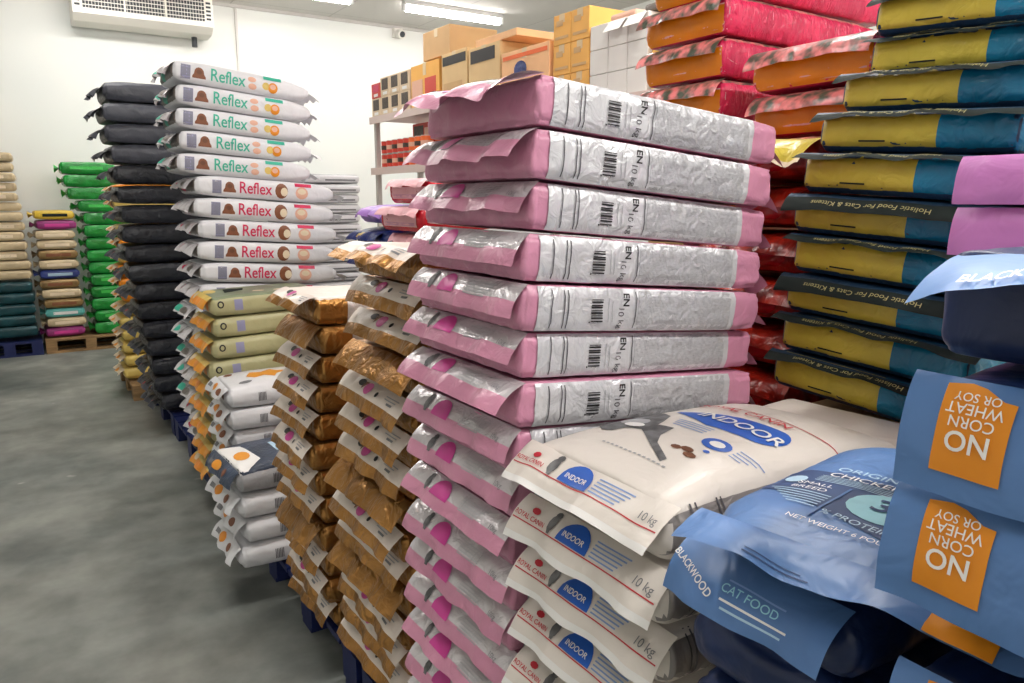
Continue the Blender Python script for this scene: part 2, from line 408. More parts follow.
def wall_nodes(nt, N, b):
    tc = N.new('ShaderNodeTexCoord'); n1 = N.new('ShaderNodeTexNoise'); n1.inputs['Scale'].default_value = .7; nt.links.new(tc.outputs['Object'], n1.inputs['Vector'])
    rp = N.new('ShaderNodeValToRGB'); rp.color_ramp.elements[0].position = .3; rp.color_ramp.elements[0].color = lin((228, 232, 230)); rp.color_ramp.elements[1].position = .7; rp.color_ramp.elements[1].color = lin((240, 240, 236))
    nt.links.new(n1.outputs['Fac'], rp.inputs[0]); nt.links.new(rp.outputs[0], b.inputs['Base Color'])
def ceil_nodes(nt, N, b):
    tc = N.new('ShaderNodeTexCoord'); bk = N.new('ShaderNodeTexBrick'); bk.inputs['Scale'].default_value = 1.; bk.offset = 0
    bk.inputs['Brick Width'].default_value = 1.2; bk.inputs['Row Height'].default_value = 2.4; bk.inputs['Mortar Size'].default_value = .006
    bk.inputs['Color1'].default_value = lin((206, 203, 198)); bk.inputs['Color2'].default_value = lin((212, 209, 204)); bk.inputs['Mortar'].default_value = lin((176, 173, 168))
    nt.links.new(tc.outputs['Object'], bk.inputs['Vector']); nt.links.new(bk.outputs['Color'], b.inputs['Base Color'])
fm, wm, cm = node_mat('floor_concrete', floor_nodes, .5), node_mat('wall_paint', wall_nodes), node_mat('ceiling_board', ceil_nodes, .85)
struct('floor', (X0, Y0, -.1, X1, Y1, 0), fm)
struct('ceiling', (X0, Y0, ZC, X1, Y1, ZC + .1), cm)
struct('wall_back', (X0, Y1, 0, X1, Y1 + .1, ZC), wm)
struct('wall_right', (X1, Y0, 0, X1 + .1, Y1, ZC), wm)
struct('wall_left', (X0 - .1, Y0, 0, X0, Y1, ZC), wm)
struct('wall_front', (X0, Y0 - .1, 0, X1, Y0, ZC), wm)
struct('trim_1', (X0, Y1 - .03, ZC - .035, X1, Y1, ZC), mat('trim_grey', (196, 192, 188), .7))

# ceiling lights: batten with a bright tube, in rows parallel to the back wall
def light(x, y, label):
    e = empty('ceiling_light', (x, y, ZC), label, 'ceiling light', 'fluorescent lights on the ceiling')
    mb = MB(); mb.box(-.67, -.05, -.05, .67, .05, -.001, 'fixture_white'); mb.build('fixture_body', e)
    mb = MB(); mb.cyl((-.64, 0, -.085), (.64, 0, -.085), .04, 'tube_glow', 14); mb.build('light_tube', e, smooth=False)
    for s in (-1, 1):
        mb = MB(); mb.box(s * .66 - .02, -.03, -.115, s * .66 + .02, .03, -.05, 'fixture_white'); mb.build('tube_holder', e)
    ld = bpy.data.lights.new('tube_lamp', 'AREA'); ld.shape = 'RECTANGLE'; ld.size = 1.25; ld.size_y = .2; ld.energy = (17 if y > 8 else (20 if x < 1 else 26) if y > 5 else (20 if x < 1 else 36) if y > 0 else (16 if x < 0 else 50)); ld.color = (1, .97, .93)
    lo = bpy.data.objects.new('tube_lamp', ld); C.objects.link(lo); lo.parent = e; lo.location = (0, 0, -.13)
LAMP_W = 38
dm('tube_glow', (255, 250, 244), .4, emit=30.)
light(4.71, 8.5, 'lit fluorescent tube light above the far shelf cartons')
light(2.76, 8.55, 'lit fluorescent tube light cut off by the top edge near the air conditioner')
for x, y in ((.8, 8.5), (.2, 5.4), (2.5, 5.4), (4.8, 5.4), (.3, 2.2), (2.6, 2.2), (4.8, 2.2), (-.6, -.9), (1.4, -.9), (3.4, -.9)):
    light(x, y, 'lit fluorescent tube light on the ceiling outside the picture')

# air conditioner
t = empty('air_conditioner', (1.42, 9.78, 3.45), 'white ceiling-height air conditioner with dark louvre grille on the back wall', 'air conditioner')
mb = MB(); mb.prism([(0, .0), (0, .34), (-.4, .34), (-.4, .02), (-.3, -.045), (-.05, -.06)], -.69, .69, 'ac_white'); mb.build('casing', t)
mb = MB(); mb.box(-.60, -.403, .075, .60, -.4, .30, 'ac_dark'); mb.build('intake_grille', t)
g = t.children[-1]
mb = MB()
for i in range(5): mb.box(-.60, -.412, .10 + i * .042, .60, -.403, .107 + i * .042, 'ac_white')
for i in range(41): mb.box(-.60 + i * .03, -.41, .075, -.5965 + i * .03, -.403, .30, 'ac_white')
for x in (-.2, .2): mb.box(x - .008, -.416, .075, x + .008, -.403, .30, 'ac_white')
mb.build('grille_louvre', g)
for s in (-1, 1):
    mb = MB()
    for i in range(5): mb.box(s * .645 - .025, -.404, .09 + i * .042, s * .645 + .025, -.4, .112 + i * .042, 'ac_dark')
    mb.build('side_vent', t)
mb = MB(); mb.cyl((.53, -.12, -.16), (.53, -.12, -.05), .03, 'ac_dark'); mb.build('drain_pipe', t)
# cable conduits and security camera
for x, lab in ((2.46, 'thin pale cable conduit running down the wall behind the tallest white stack'), (5.12, 'thin pale cable conduit on the wall above the brown carton')):
    mb = MB(); mb.box(x - .012, Y1 - .03, .5, x + .012, Y1, ZC - .04, 'conduit'); tag(mb.build('cable_conduit'), lab, 'conduit')
t = empty('security_camera', (4.54, Y1 - .03, 3.74), 'small white security camera with a black lens on the back wall', 'camera')
mb = MB(); mb.box(-.06, -.05, -.05, .06, .03, .06, 'ac_white'); mb.build('mount', t)
mb = MB(); mb.cyl((0, -.03, 0), (.01, -.14, -.03), .055, 'ac_white', 16); mb.build('housing', t)
mb = MB(); mb.cyl((.01, -.141, -.03), (.011, -.148, -.032), .038, 'ac_dark', 16); mb.build('lens', t)

# ================================================================== PALLETS
def pallet(x, y, L, W, m, label, h=.14, group=None, board=None):
    e = empty('pallet', (x, y, 0), label, 'pallet', group)
    mb = MB()
    for i in range(7):
        w = W / 7.9; y0 = (W - w) * i / 6; mb.box(0, y0, h - .022, L, y0 + w, h, m)
    mb.build('top_deck', e)
    for bx in (0, (L - .1) / 2, L - .1):
        for y0, y1 in ([(0, W)] if board else [(yy, yy + .12) for yy in (0, (W - .12) / 2, W - .12)]):
            mb = MB(); mb.box(bx, y0, .022, bx + .1, y1, h - .022, m); mb.build('block', e)
    for yy in (0, (W - .1) / 2, W - .1):
        mb = MB(); mb.box(0, yy, 0, L, yy + .1, .022, m); mb.build('runner', e)
    return e
for y, what in ((-.22, 'blue and grey cat food bags'), (1.04, 'pink and gold bags'), (2.09, 'brown gold bags and overhanging grey bags'), (3.3, 'white and olive bags'), (4.32, 'tall white stack'), (5.36, 'black bags')):
    pallet(.77, y, .73, 1.0 if y > -.2 else 1.22, 'pallet_blue', 'blue plastic pallet on the aisle edge under the ' + what, group='blue pallets along the aisle')
pallet(-.45, 9.03, .58, .72, 'pallet_blue', 'blue pallet by the back wall under pale gold and dark teal bags', .15)
pallet(.155, 9.03, .82, .72, 'pallet_wood', 'wooden pallet by the back wall under the mixed and green bags', .15, board=True)
pallet(.66, 6.5, .9, .9, 'pallet_wood', 'wooden pallet under the orange floral bags behind the black stack', .12)

def carton(x, y, z, dx, dy, dz, m, label, group=None, prints=(), flaps=0, tapes=True, name='carton'):
    """box with its aisle face on x; prints = (a0, b0, a1, b1, material) on that face, a measured towards the camera"""
    e = empty(name, (x, y, z), label, 'carton', group)
    mb = MB(); mb.box(0, 0, 0, dx, dy, dz, m); mb.build('carton_body', e, bevel=.004)
    if tapes:
        mb = MB(); mb.box(-.0015, dy / 2 - .025, dz * .72, 0, dy / 2 + .025, dz + .001, 'tape'); mb.box(-.0015, dy / 2 - .025, dz, dx, dy / 2 + .025, dz + .0012, 'tape'); mb.build('packing_tape', e)
    for i, (a0, b0, a1, b1, k) in enumerate(prints):
        mb = MB(); mb.box(-.0025, dy - a1, b0, -.0005, dy - a0, b1, k); mb.build('printed_label', e)
    for i in range(flaps):
        mb = MB(); y0 = dy * i / flaps + .01; y1 = dy * (i + 1) / flaps - .01
        mb.add([(0, y0, dz), (0, y1, dz), (-.05, y1, dz - .06), (-.05, y0, dz - .06)], [(0, 1, 2, 3)], m); mb.build('carton_flap', e)
    return e

# ================================================================== BAG KINDS + STACKS
# ---- pink kitten food
def royal_flap(dome, word, red=True, w=.44, dc=-.05, cc=0.):
    k = w / .44; pr = [('poly', [(dc * k - .036, -.046)] + ell(dc * k, -.040, .036, .034, 12, 180, 0) + [(dc * k + .036, -.046)], dome),
          ('poly', ell(cc - .115 * k, -.028, .010, .016, 10), 'cat_grey'), ('poly', ell(cc - .112 * k, -.012, .008, .007, 8), 'cat_grey'), ('poly', [(cc - .121 * k, -.02), (cc - .109 * k, -.02), (cc - .108 * k, -.046), (cc - .118 * k, -.046)], 'cat_grey')]
    if word: pr.append(('text', word, dc * k, -.033, .0128, 'white_print', 0, .014))
    for i in range(5): pr.append(('quad', .02 + .005 * k, -.014 - i * .0065, .02 + (.10 - .006 * i) * k, -.0165 - i * .0065, 'pale_grey_print' if not red else 'pale_blue_print'))
    return pr
pink_near = [('near', ('quad', .035, .003, .53, .081, 'pink_panel'), 2.), ('near', ('quad', .262, .006, .515, .078, 'fine_print'), 2.7)]
for x in (.062, .090, .098, .255): pink_near.append(('near', ('quad', x, .008, x + .0022, .076, 'dark_line'), 3.4))
for i in range(9): pink_near.append(('near', ('quad', .150, .02 + i * .0048 + (.001 if i % 3 else 0), .178, .0225 + i * .0048 + .0012 * (i % 2), 'black_print'), 3.4))
for i in range(3): pink_near.append(('near', ('quad', .146 + .011 * i, .018, .149 + .009 * i, .021, 'black_print'), 3.4))
pink_near += [('near', ('text', '10 kg', .222, .028, .019, 'dark_line', -90), 3.4), ('near', ('text', 'EN', .232, .061, .020, 'black_print', -90, .02), 3.4),
              ('near', ('quad', .19, .02, .1915, .064, 'pale_grey_print'), 3.4), ('near', ('quad', .199, .02, .2005, .058, 'pale_grey_print'), 3.4)]
def pink_bag(seed, a1=80, wave=.004, a0=36, length=.070, corner=0.):
    b = bag_body('bag_body', .615, .41, .0842, 'pink_film', seed, r=(.016, .016, .022), step=.011, taper=(.97, .9), tl=.1, wr=.006, wf=26, pleat=.003, prints=pink_near)
    f = bag_flap('end_flap', .40, length, .014, .0835, a0, a1, [(.56, 'silver_film'), (1, 'pink_film')], seed, wave, corner, royal_flap('magenta_print', None, False) + [('text', '10kg', .155, -.034, .014, 'grey_print', 0)])
    k = crimp('far_seal', .38, .08, .05, .60, 'pink_film', seed, .03)
    return [('bag_body', b), ('end_flap', f), ('far_seal', k)]
pinks = [pink_bag(1), pink_bag(2, 66, .006), pink_bag(3, 84, .005, 36), pink_bag(4, 66, .008, 20, .082)]
pink_top = pink_bag(5, 50, .010, 0, .105)
stack(pinks, 18, 1.785, .0858, [(.3, .665), (.8, .675), (1.2, .69), (1.78, .738)], 1.256,
      'pink and silver cat food bag, %s of the tall pink stack', 'pink bags in the tallest front stack', tilt=.088, jx=.008, seed=4, top=pink_top, jyaw=.8,
      pick=[0, 3, 1, 0, 2, 1, 3, 0, 2, 1, 0, 2, 0, 1, 2, 0, 1, 2, 0])

# ---- gold kitten food, two stacks
def gold_bag(seed, W, L, T=.0875, a1=74, plain=False, wave=.006, top=False):
    pr = [('near', ('quad', .11, .004, L - .05, T - .004, 'gold_panel')), ('near', ('quad', .2, .01, .206, T - .01, 'grey_print'), 1.6), ('near', ('quad', .24, .012, .3, T - .02, 'fine_print'), 1.6)]
    b = bag_body('bag_body', L, W, T, 'gold_film', seed, r=(.024, .026, .032), step=.014, taper=(.92, .85), tl=.1, wr=.006, wf=26, pleat=.006, faces={'top': 'gold_strip'} if top else None, prints=pr)  # topmost bags: cream top face paints in the gold foil's bright reflection
    k = W / .44
    fp = [] if plain else [('poly', ell(-.02 * k, -.026, .026, .018, 14), 'magenta_print'), ('poly', ell(-.075 * k, -.018, .02, .011, 10), 'black_print'), ('poly', [(-.07 * k, -.012), (-.035 * k, -.01), (-.06 * k, -.036)], 'brown_print'),
          ('poly', ell(.045 * k, -.03, .007, .008, 8), 'black_print'), ('quad', .09 * k, -.018, .17 * k, -.021, 'pale_grey_print'), ('quad', .09 * k, -.026, .16 * k, -.029, 'pale_grey_print'), ('quad', .11 * k, -.034, .15 * k, -.04, 'grey_print')]
    f = bag_flap('end_flap', W - .02, .084 if not plain else .085, .012, T - .001, 12 if top else 30, a1, [(.62, 'gold_strip' if not plain else 'gold_film'), (1, 'gold_film')], seed, wave, .006, fp)
    return [('bag_body', b), ('end_flap', f)]
goldB = [gold_bag(11, .45, .6), gold_bag(12, .45, .6, a1=66), gold_bag(13, .45, .6, a1=80, wave=.009), gold_bag(14, .45, .6, plain=True, a1=60)]
goldB_top = gold_bag(15, .45, .6, a1=48, wave=.008, top=True)
stack(goldB, 14, 1.475, .0905, [(.1, .755), (.7, .745), (1.4, .745)], [(.25, 1.92), (.6, 1.87), (1.4, 1.70)], lambda i: ('plain gold bag with folded end, %s beside the pink bags' if i in (3, 7, 10) else 'gold white-striped bag, %s of the stack beside the pink bags') % ORD[i], 'gold bags beside the pink stack', tilt=.05, seed=8, top=goldB_top,
      pick=[0, 0, 1, 3, 0, 1, 2, 3, 1, 0, 3, 2, 0, 1, 0], jx=.015, jyaw=2)
goldA = [gold_bag(21, .36, .5, T=.093), gold_bag(22, .36, .5, a1=66, T=.093, wave=.009), gold_bag(23, .36, .5, a1=80, T=.093)]
goldA_plain = gold_bag(24, .36, .5, plain=True, T=.093, a1=64)
goldA_top = gold_bag(25, .36, .5, T=.093, a1=56, wave=.01, top=True)
stack(goldA + [goldA_plain], 12, 1.285, .0943, [(.1, .755), (.7, .72), (1.2, .75)], 2.44, lambda i: ('plain bronze gold bag, %s of the farther gold stack' if i in (1, 8) else 'bronze gold white-striped bag, %s of the farther gold stack') % ORD[i], 'gold bags in the farther gold stack', tilt=.03, seed=9, top=goldA_top,
      pick=[0, 3, 0, 1, 0, 2, 1, 0, 3, 1, 2, 0], jx=.014, jyaw=2)

# ---- white indoor cat food
ind_flap = [('quad', -.172, -.0475, .172, -.0495, 'red_print'), ('text', 'ROYAL CANIN', -.132, -.039, .0115, 'red_print', 0, .012)] + royal_flap('blue_print', 'INDOOR', True, .36, -.02, .016) + [('text', '10 kg', .145, -.036, .018, 'grey_print', 0), ('poly', ell(-.128, -.024, .010, .006, 8), 'red_print')]
def cat_side():
    px = [(590, 428), (598, 421), (615, 417), (640, 415), (656, 420), (662, 427), (655, 433), (649, 436), (664, 440), (651, 445), (648, 450), (656, 460), (650, 461), (640, 449), (633, 439), (618, 436), (604, 437), (594, 434)]
    body = [(-.152 + .00095 * (x - 592) + .00451 * (y - 425), .154 + .001467 * (x - 592) - .00423 * (y - 425)) for x, y in px]
    return body
ind_top = [('top', ('poly', cat_side(), 'cat_grey')), ('top', ('poly', ell(-.098, .185, .030, .022, 12), 'pale_grey_print'), 1.7), ('top', ('poly', ell(-.078, .165, .022, .012, 12), 'white_print'), 2.2), ('top', ('poly', ell(-.118, .215, .02, .012, 10), 'grey_print'), 1.7), ('top', ('poly', [(-.1, .285), (.0, .252), (.09, .262)] + ell(.085, .305, .034, .042, 10, -60, 90) + [(.0, .338), (-.08, .302)], 'blue_print')),
           ('top', ('text', 'INDOOR', .034, .298, .043, 'white_print', 0, .012), 1.8),
           ('top', ('poly', ell(.075, .198, .026, .021, 16), 'blue_print')), ('top', ('poly', ell(.077, .197, .014, .011, 10), 'white_print'), 1.8),
           ('top', ('poly', ell(.062, .147, .012, .008, 8), 'kibble')), ('top', ('poly', ell(.078, .135, .012, .008, 8), 'kibble')), ('top', ('poly', ell(.045, .14, .010, .007, 8), 'kibble')), ('top', ('poly', ell(.084, .165, .006, .005, 8), 'blue_print')),
           ('top', ('quad', -.16, .392, .17, .3945, 'red_print')), ('top', ('text', 'ROYAL CANIN', -.02, .37, .03, 'red_print', 0, .01))]
for i in range(4): ind_top.append(('top', ('quad', -.05 + .004 * i, .243 - i * .009, .03, .2405 - i * .009, 'pale_blue_print')))
for i in range(4): ind_top.append(('top', ('quad', .108, .216 - i * .009, .155 - i * .008, .2135 - i * .009, 'pale_blue_print')))
for i in range(14): ind_top.append(('top', ('quad', -.06 + i * .0105, .079, -.054 + i * .0105, .0825, 'pale_grey_print')))
def indoor_bag(seed, top=False, a1=58, wave=.006, dome=0.):
    pr = []
    for x in (.05, .06, .1, .108): pr.append(('near', ('quad', x, .006, x + .003, .086, 'dark_line'), 1.4))
    pr.append(('near', ('quad', .2, .01, .45, .08, 'fine_print')))
    b = bag_body('bag_body', .58, .36, .093, 'cream_film', seed, r=(.03, .045, .04), step=.013, taper=(.9, .85), tl=.12, wr=.003, wf=18, pleat=.007, faces={'near': 'grey_gusset', 'far': 'grey_gusset'}, prints=pr + (ind_top if top else []), dome=dome)
    f = bag_flap('end_flap', .352, .082, .022, .0905, 26, a1, [(.86, 'cream_film'), (1, 'white_print')], seed, wave, .004, ind_flap)
    return [('bag_body', b), ('end_flap', f)]
inds = [indoor_bag(31, a1=68), indoor_bag(32, a1=74, wave=.008)]
stack(inds, 6, 1.180, .0955, [(.5, .682), (1.2, .688)], .847, 'white bag with blue dome logo, %s of the front white stack', 'white indoor cat food bags in front', tilt=.02, seed=12, top=indoor_bag(33, True, 48, .006, .035), jyaw=1, jx=.006, jy=.004)
place_bag([('bag_body', bag_body('bag_body', .165, .42, .075, 'cream_film', 34, taper=(.8, .8))), ('end_flap', bag_flap('end_flap', .38, .03, .02, .066, 5, 30, [(1, 'cream_film')], 34, .003))], (1.283, .828, 1.075), 'plain white bag lying behind the front white stack below the teal bags', None, tilt=-.01, yaw=4)

carton(1.285, .67, .14, .13, .31, .933, 'carton_brown', 'narrow plain carton hidden under the plain white bag', tapes=False)
# ---- blue cat food with orange claim panels
def no_panel(seed, length=.096, a0=30, a1=92, W=.43):
    c = -.160; k = .80
    P = lambda x, z: (c + x * k, -.004 + (z + .012) * k)
    pr = [('poly', [P(-.032, -.103), P(.034, -.103), P(.034, -.026), P(.022, -.025), P(.004, -.0155), P(-.01, -.0125), P(-.032, -.016)], 'orange_print')]
    for t, b, sz, bo in (('OR SOY', -.0265, .0120, .004), ('WHEAT', -.038, .0150, .004), ('CORN', -.051, .0150, .004), ('NO', -.069, .027, .016)): pr.append(('text', t, c, P(0, b)[1], sz * k, 'white_print', 180, bo))
    return bag_flap('folded_panel', W, length, .0, .091, a0, a1, [(1, 'blue_film')], seed, .003, 0., pr, curve=.35, nsx=24)
def blue_body(seed, L=.46, W=.44, T=.092, pr=(), base='navy_film', dome=0., top=None, r=None):
    return bag_body('bag_body', L, W, T, base, seed, r=r or (.03, .04, .04), step=.014, taper=(.8, .85), tl=.12, wr=.005, wf=16, pleat=.004, faces={'top': top} if top else None, prints=pr, dome=dome)
blue_claim = [[('bag_body', blue_body(41 + i)), ('folded_panel', no_panel(41 + i))] for i in range(2)]
BX, BY = .600, .112
B2 = 'blue bags with orange panels'
place_bag(blue_claim[0], (BX + .012, BY, 1.351), 'blue cat food bag with orange panel, upper one of the right stack', B2, yaw=0)
place_bag(blue_claim[1], (BX + .002, BY, 1.256), 'blue cat food bag with orange panel, lying on the large flat blue bag', B2, yaw=0)
# top bag, its flap sticking out
fl = bag_flap('end_flap', .43, .10, .03, .088, -8, 30, [(1, 'pale_blue_film')], 44, .008, .01, [('text', 'BLACKWOOD', -.13, -.088, .015, 'white_print', 0, .02)])
place_bag([('bag_body', bag_body('bag_body', .46, .45, .092, 'navy_film', 45, r=(.016, .02, .02), step=.014, taper=(.97, .9), wr=.006, wf=14)), ('end_flap', fl)], (BX + .045, BY, 1.448), 'blue cat food bag with flap sticking out, topmost of the right blue stack', None)
# large flat bag with the protein panel
pt = [('top', ('poly', [(-.172, .148), (-.176, .20), (-.165, .24), (.14, .235), (.14, .085), (.0, .085)], 'navy_print'), .8),
      ('top', ('poly', ell(-.02, .162, .05, .046, 20), 'aqua_print'), 1.4), ('top', ('text', '30', -.02, .164, .05, 'navy_print', 0, .012), 2.),
      ('top', ('text', '% PROTEIN', -.035, .1, .016, 'sky_print', -6, .0), 1.6), ('top', ('quad', -.082, .088, -.079, .19, 'blue_film'), 1.6), ('top', ('text', 'CHICKEN MEAL', -.05, .226, .021, 'white_print', 0, .004), 1.6),
      ('top', ('text', 'ORIGINAL', -.075, .251, .022, 'sky_print', 0, .004), 1.6), ('top', ('text', 'SMALL', -.118, .178, .015, 'white_print', 0), 1.6), ('top', ('text', 'BREED', -.118, .161, .015, 'white_print', 0), 1.6),
      ('top', ('poly', ell(-.150, .192, .013, .015, 12), 'sky_print'), 1.6), ('top', ('text', 'NET WEIGHT 6 POUNDS', -.035, .074, .0115, 'white_print', 0), 1.6)]
for i in range(6): pt.append(('top', ('quad', -.160 + .008 * i, .150 - .008 * i, -.086, .1525 - .008 * i, 'sky_print'), 1.6))
for i in range(5): pt.append(('top', ('quad', -.13, .199 + .005 * i, .0, .2007 + .005 * i, 'sky_print'), 1.6))
def shift_a(p, da):
    q = list(p[1])
    if q[0] == 'poly': q[1] = [(a + da, b) for a, b in q[1]]
    elif q[0] == 'quad': q[1] += da; q[3] += da
    else: q[2] += da
    return (p[0], tuple(q)) + tuple(p[2:])
pt = [shift_a(p, -.035) for p in pt]
fl30 = bag_flap('end_flap', .43, .06, .035, .044, 0, 22, [(1, 'blue_film')], 47, .007, .0, [('poly', [(.045, -.026), (.045, -.0595), (.098, -.0595), (.098, -.026)], 'orange_print'), ('quad', -.13, -.046, -.07, -.0475, 'navy_print'), ('quad', -.13, -.051, -.06, -.053, 'navy_print')])
place_bag([('bag_body', blue_body(48, .46, .44, .054, pt, 'navy_film', 0., 'blue_film', (.11, .10, .026))), ('end_flap', fl30)], (.622, .346, 1.189), 'large flat blue bag with navy protein panel on top', None, yaw=8)
# lower left and lower right
flw = bag_flap('end_flap', .215, .080, .02, .088, 16, 72, [(1, 'blue_film')], 49, .008, .0, [('text', 'BLACKWOOD', -.068, -.045, .0125, 'white_print', -22, .014), ('text', 'CAT FOOD', .012, -.045, .0135, 'aqua_print', 0, .004), ('quad', -.02, -.056, .06, -.0585, 'white_print'), ('quad', -.015, -.064, .055, -.0665, 'sky_print'), ('quad', -.02, -.034, .05, -.036, 'pale_blue_print')])
lowl = blue_body(50, .46, .25, .09)
place_bag([('bag_body', lowl), ('end_flap', flw)], (.63, .49, 1.096), 'small navy blue cat food bag with drooping printed flap, under the large flat bag', None)
for i in range(2): place_bag([('bag_body', lowl)], (.65 + .01 * i, .485, 1.003 - i * .092), ['navy blue bag second below the large flat blue bag', 'navy blue bag third below the large flat blue bag'][i], 'navy bags at the lower right')
place_bag(blue_claim[0], (BX + .012, BY - .01, 1.096), 'blue cat food bag with orange panel, lowest one showing at the bottom edge', B2)
for i in range(2): place_bag(blue_claim[1], (BX + .02, BY - .01, 1.001 - i * .094), ['blue bag with orange panel just below the bottom edge, right stack', 'blue bag with orange panel at the base of the right stack'][i], B2)
# plain cartons carry these stacks where nothing can be seen of them
carton(.80, .35, .14, .42, .27, .768, 'carton_brown', 'tall plain brown carton under the navy blue bags', tapes=False)
carton(.80, -.15, .14, .42, .46, .763, 'carton_brown', 'tall plain brown carton under the blue bags with orange panels', tapes=False)
carton(.80, .68, .14, .43, .33, .442, 'carton_brown', 'plain brown carton under the front white stack', tapes=False)

# ---- purple bags behind the blue ones
def purple_bag(seed, m, fm_, label=True):
    pr = [('quad', .0, -.035, .09, -.060, 'black_print'), ('text', 'BLACKWOOD', .045, -.047, .011, 'white_print', 0, .01), ('quad', .015, -.020, .06, -.028, 'black_print')] if label else []
    b = bag_body('bag_body', .36, .44, .073, m, seed, r=(.016, .02, .02), step=.014, taper=(1, .9), wr=.004, wf=16)
    parts = [('bag_body', b), ('folded_panel', bag_flap('folded_panel', .44, .074, 0, .072, 30, 92, [(1, m)], seed + 5, .003, 0, pr, curve=.35))]
    if fm_: parts[1] = ('end_flap', bag_flap('end_flap', .43, .15, .01, .072, -6, 16, [(1, fm_)], seed, .005, .006))
    return parts
for i, (z, v, lab) in enumerate(((1.570, purple_bag(51, 'mauve_film', None), 'mauve bag with black label, upper one behind the blue bags'), (1.495, purple_bag(52, 'mauve_film', None, False), 'mauve bag with plain end, second one down behind the blue bags'),
                                 (1.420, purple_bag(53, 'mauve_film', 'purple_film'), 'mauve bag with violet flap jutting out above the pale blue flap'))):
    place_bag(v, (1.20 + .08 * (i == 2), .385 - .03 * (i == 2), z), lab, 'mauve bags behind the blue stack')
carton(1.32, .18, .14, .22, .30, 1.277, 'carton_brown', 'tall plain brown carton under the mauve bags', tapes=False)

# ---- teal and gold cat food, second row
def teal_bag(seed, a1, W=.43, T=.088, flip=True, strip=1.):
    e = W / 2
    pr = [('end', ('quad', -e + .004, .002, .055, T - .003, 'olive_film')), ('end', ('quad', .055, .002, e - .004, T - .003, 'teal_film')), ('end', ('quad', -.11, .022, -.05, .0255, 'dark_olive'), 1.8)]
    b = bag_body('bag_body', .55, W, T, 'petrol_film', seed, r=(.026, .02, .03), step=.014, taper=(.97, .85), tl=.1, wr=.004, wf=20, faces={'near': 'teal_film'}, prints=pr)
    f = bag_flap('end_flap', W + .02, .034 * strip, .012, T - .002, 8, a1, [(.3, 'petrol_film'), (1, 'dark_olive')], seed, .004, .008, [('text', 'Holistic Food For Cats & Kittens', -.02, -.023 * strip, .0150, 'olive_print', 180, 0., 1.3)])
    return [('bag_body', b), ('end_flap', f)]
teals = [teal_bag(61, 34), teal_bag(62, 24), teal_bag(63, 74, strip=1.5)]
stack(teals, 11, 2.12, .0895, [(1.0, 1.46), (1.5, 1.48), (1.62, 1.51), (1.75, 1.61), (1.86, 1.73), (2.1, 1.74)], .905, 'teal and yellow cat food bag, %s of the teal stack', 'teal bags in the second row', tilt=.02, seed=21, jx=.012, jyaw=2, roll=3.5, pick=[0, 0, 1, 0, 0, 1, 2, 1, 2, 1, 0, 2])
carton(1.56, .72, .0, .40, .36, 1.10, 'carton_brown', 'tall plain brown carton under the teal stack', tapes=False)

# ---- red and orange bags, second row
def red_bag(seed, W=.36, T=.115, L=.8, dark=False):
    e = W / 2
    if dark:
        pr = [('end', ('poly', ell(-.06, T * .55, .07, T * .28, 14), 'orange_film')), ('end', ('poly', ell(.06, T * .45, .05, T * .25, 14), 'red_film'), 1.6)]
        b = bag_body('bag_body', L, W, T, 'dark_red_film', seed, r=(.04, .045, .05), step=.018, taper=(.75, .8), tl=.15, wr=.008, wf=22, pleat=.006, prints=pr)
        return [('bag_body', b), ('end_flap', bag_flap('end_flap', W - .03, .06, .02, T - .015, 20, 70, [(1, 'dark_red_film')], seed, .01, .01))]
    pr = [('end', ('quad', -e + .006, .002, e - .006, T - .03, 'pale_rose')), ('end', ('quad', -e + .014, .006, e - .014, T - .034, 'orange_film'), 1.8)]
    b = bag_body('bag_body', L, W, T, 'hot_pink_film', seed, r=(.028, .03, .045), step=.016, taper=(.95, .8), tl=.16, wr=.006, wf=20, pleat=.004, faces={'top': 'floral_film'}, prints=pr)
    f = bag_flap('end_flap', W - .01, .072, .02, T - .002, 14, 76, [(1, 'floral_film')], seed, .004, .008)
    return [('bag_body', b), ('end_flap', f)]
redA = [red_bag(71), red_bag(72)]
for i, (z, lab) in enumerate(((2.18, 'red bag with orange end, topmost, cut by the upper edge'), (2.06, 'red bag with orange end and long glossy pink side, under the topmost one'), (1.94, 'red bag with orange end just behind the top pink bag'), (1.82, 'red bag with orange end mostly hidden by the top pink bag'))):
    place_bag(redA[i % 2], (1.80 + .03 * (i == 0), 1.80, z), lab, 'red bags with orange ends', tilt=.02, yaw=-1)
for i in range(3): carton(1.86, 1.64, .01 + i * .6, .6, .34, .598, 'carton_brown', ['bottom', 'middle', 'upper'][i] + ' plain brown carton hidden under the red and orange bags', tapes=False)
redB = [red_bag(74, .4), red_bag(75, .4)]; redD = [red_bag(76, .40, .115, .7, True), red_bag(77, .40, .115, .7, True)]
place_bag(redB[0], (1.80, 1.335, 1.875), 'red bag with broad orange end, topmost behind the right end of the pink stack', 'red bags with orange ends', tilt=.03, yaw=-2)
place_bag(redB[1], (1.81, 1.325, 1.752), 'red bag with orange end, half hidden beneath the broad orange one', 'red bags with orange ends', tilt=.03)
yl = [redD[0][0], ('end_flap', bag_flap('end_flap', .42, .14, .03, .1, 0, 50, [(.9, 'olive_film'), (1, 'cream_print')], 78, .016, .01))]
stack(redD, 14, 1.745, .120, [(0, 1.58), (2, 1.60)], 1.34, lambda i: 'bag with yellow foil flap, topmost in the gap behind the pink stack' if i == 0 else 'dark red and orange bag, %s in the gap behind the pink stack' % ORD[i], 'dark red bags in the gap', seed=5, jx=.02, jyaw=2, tilt=.03, top=yl)

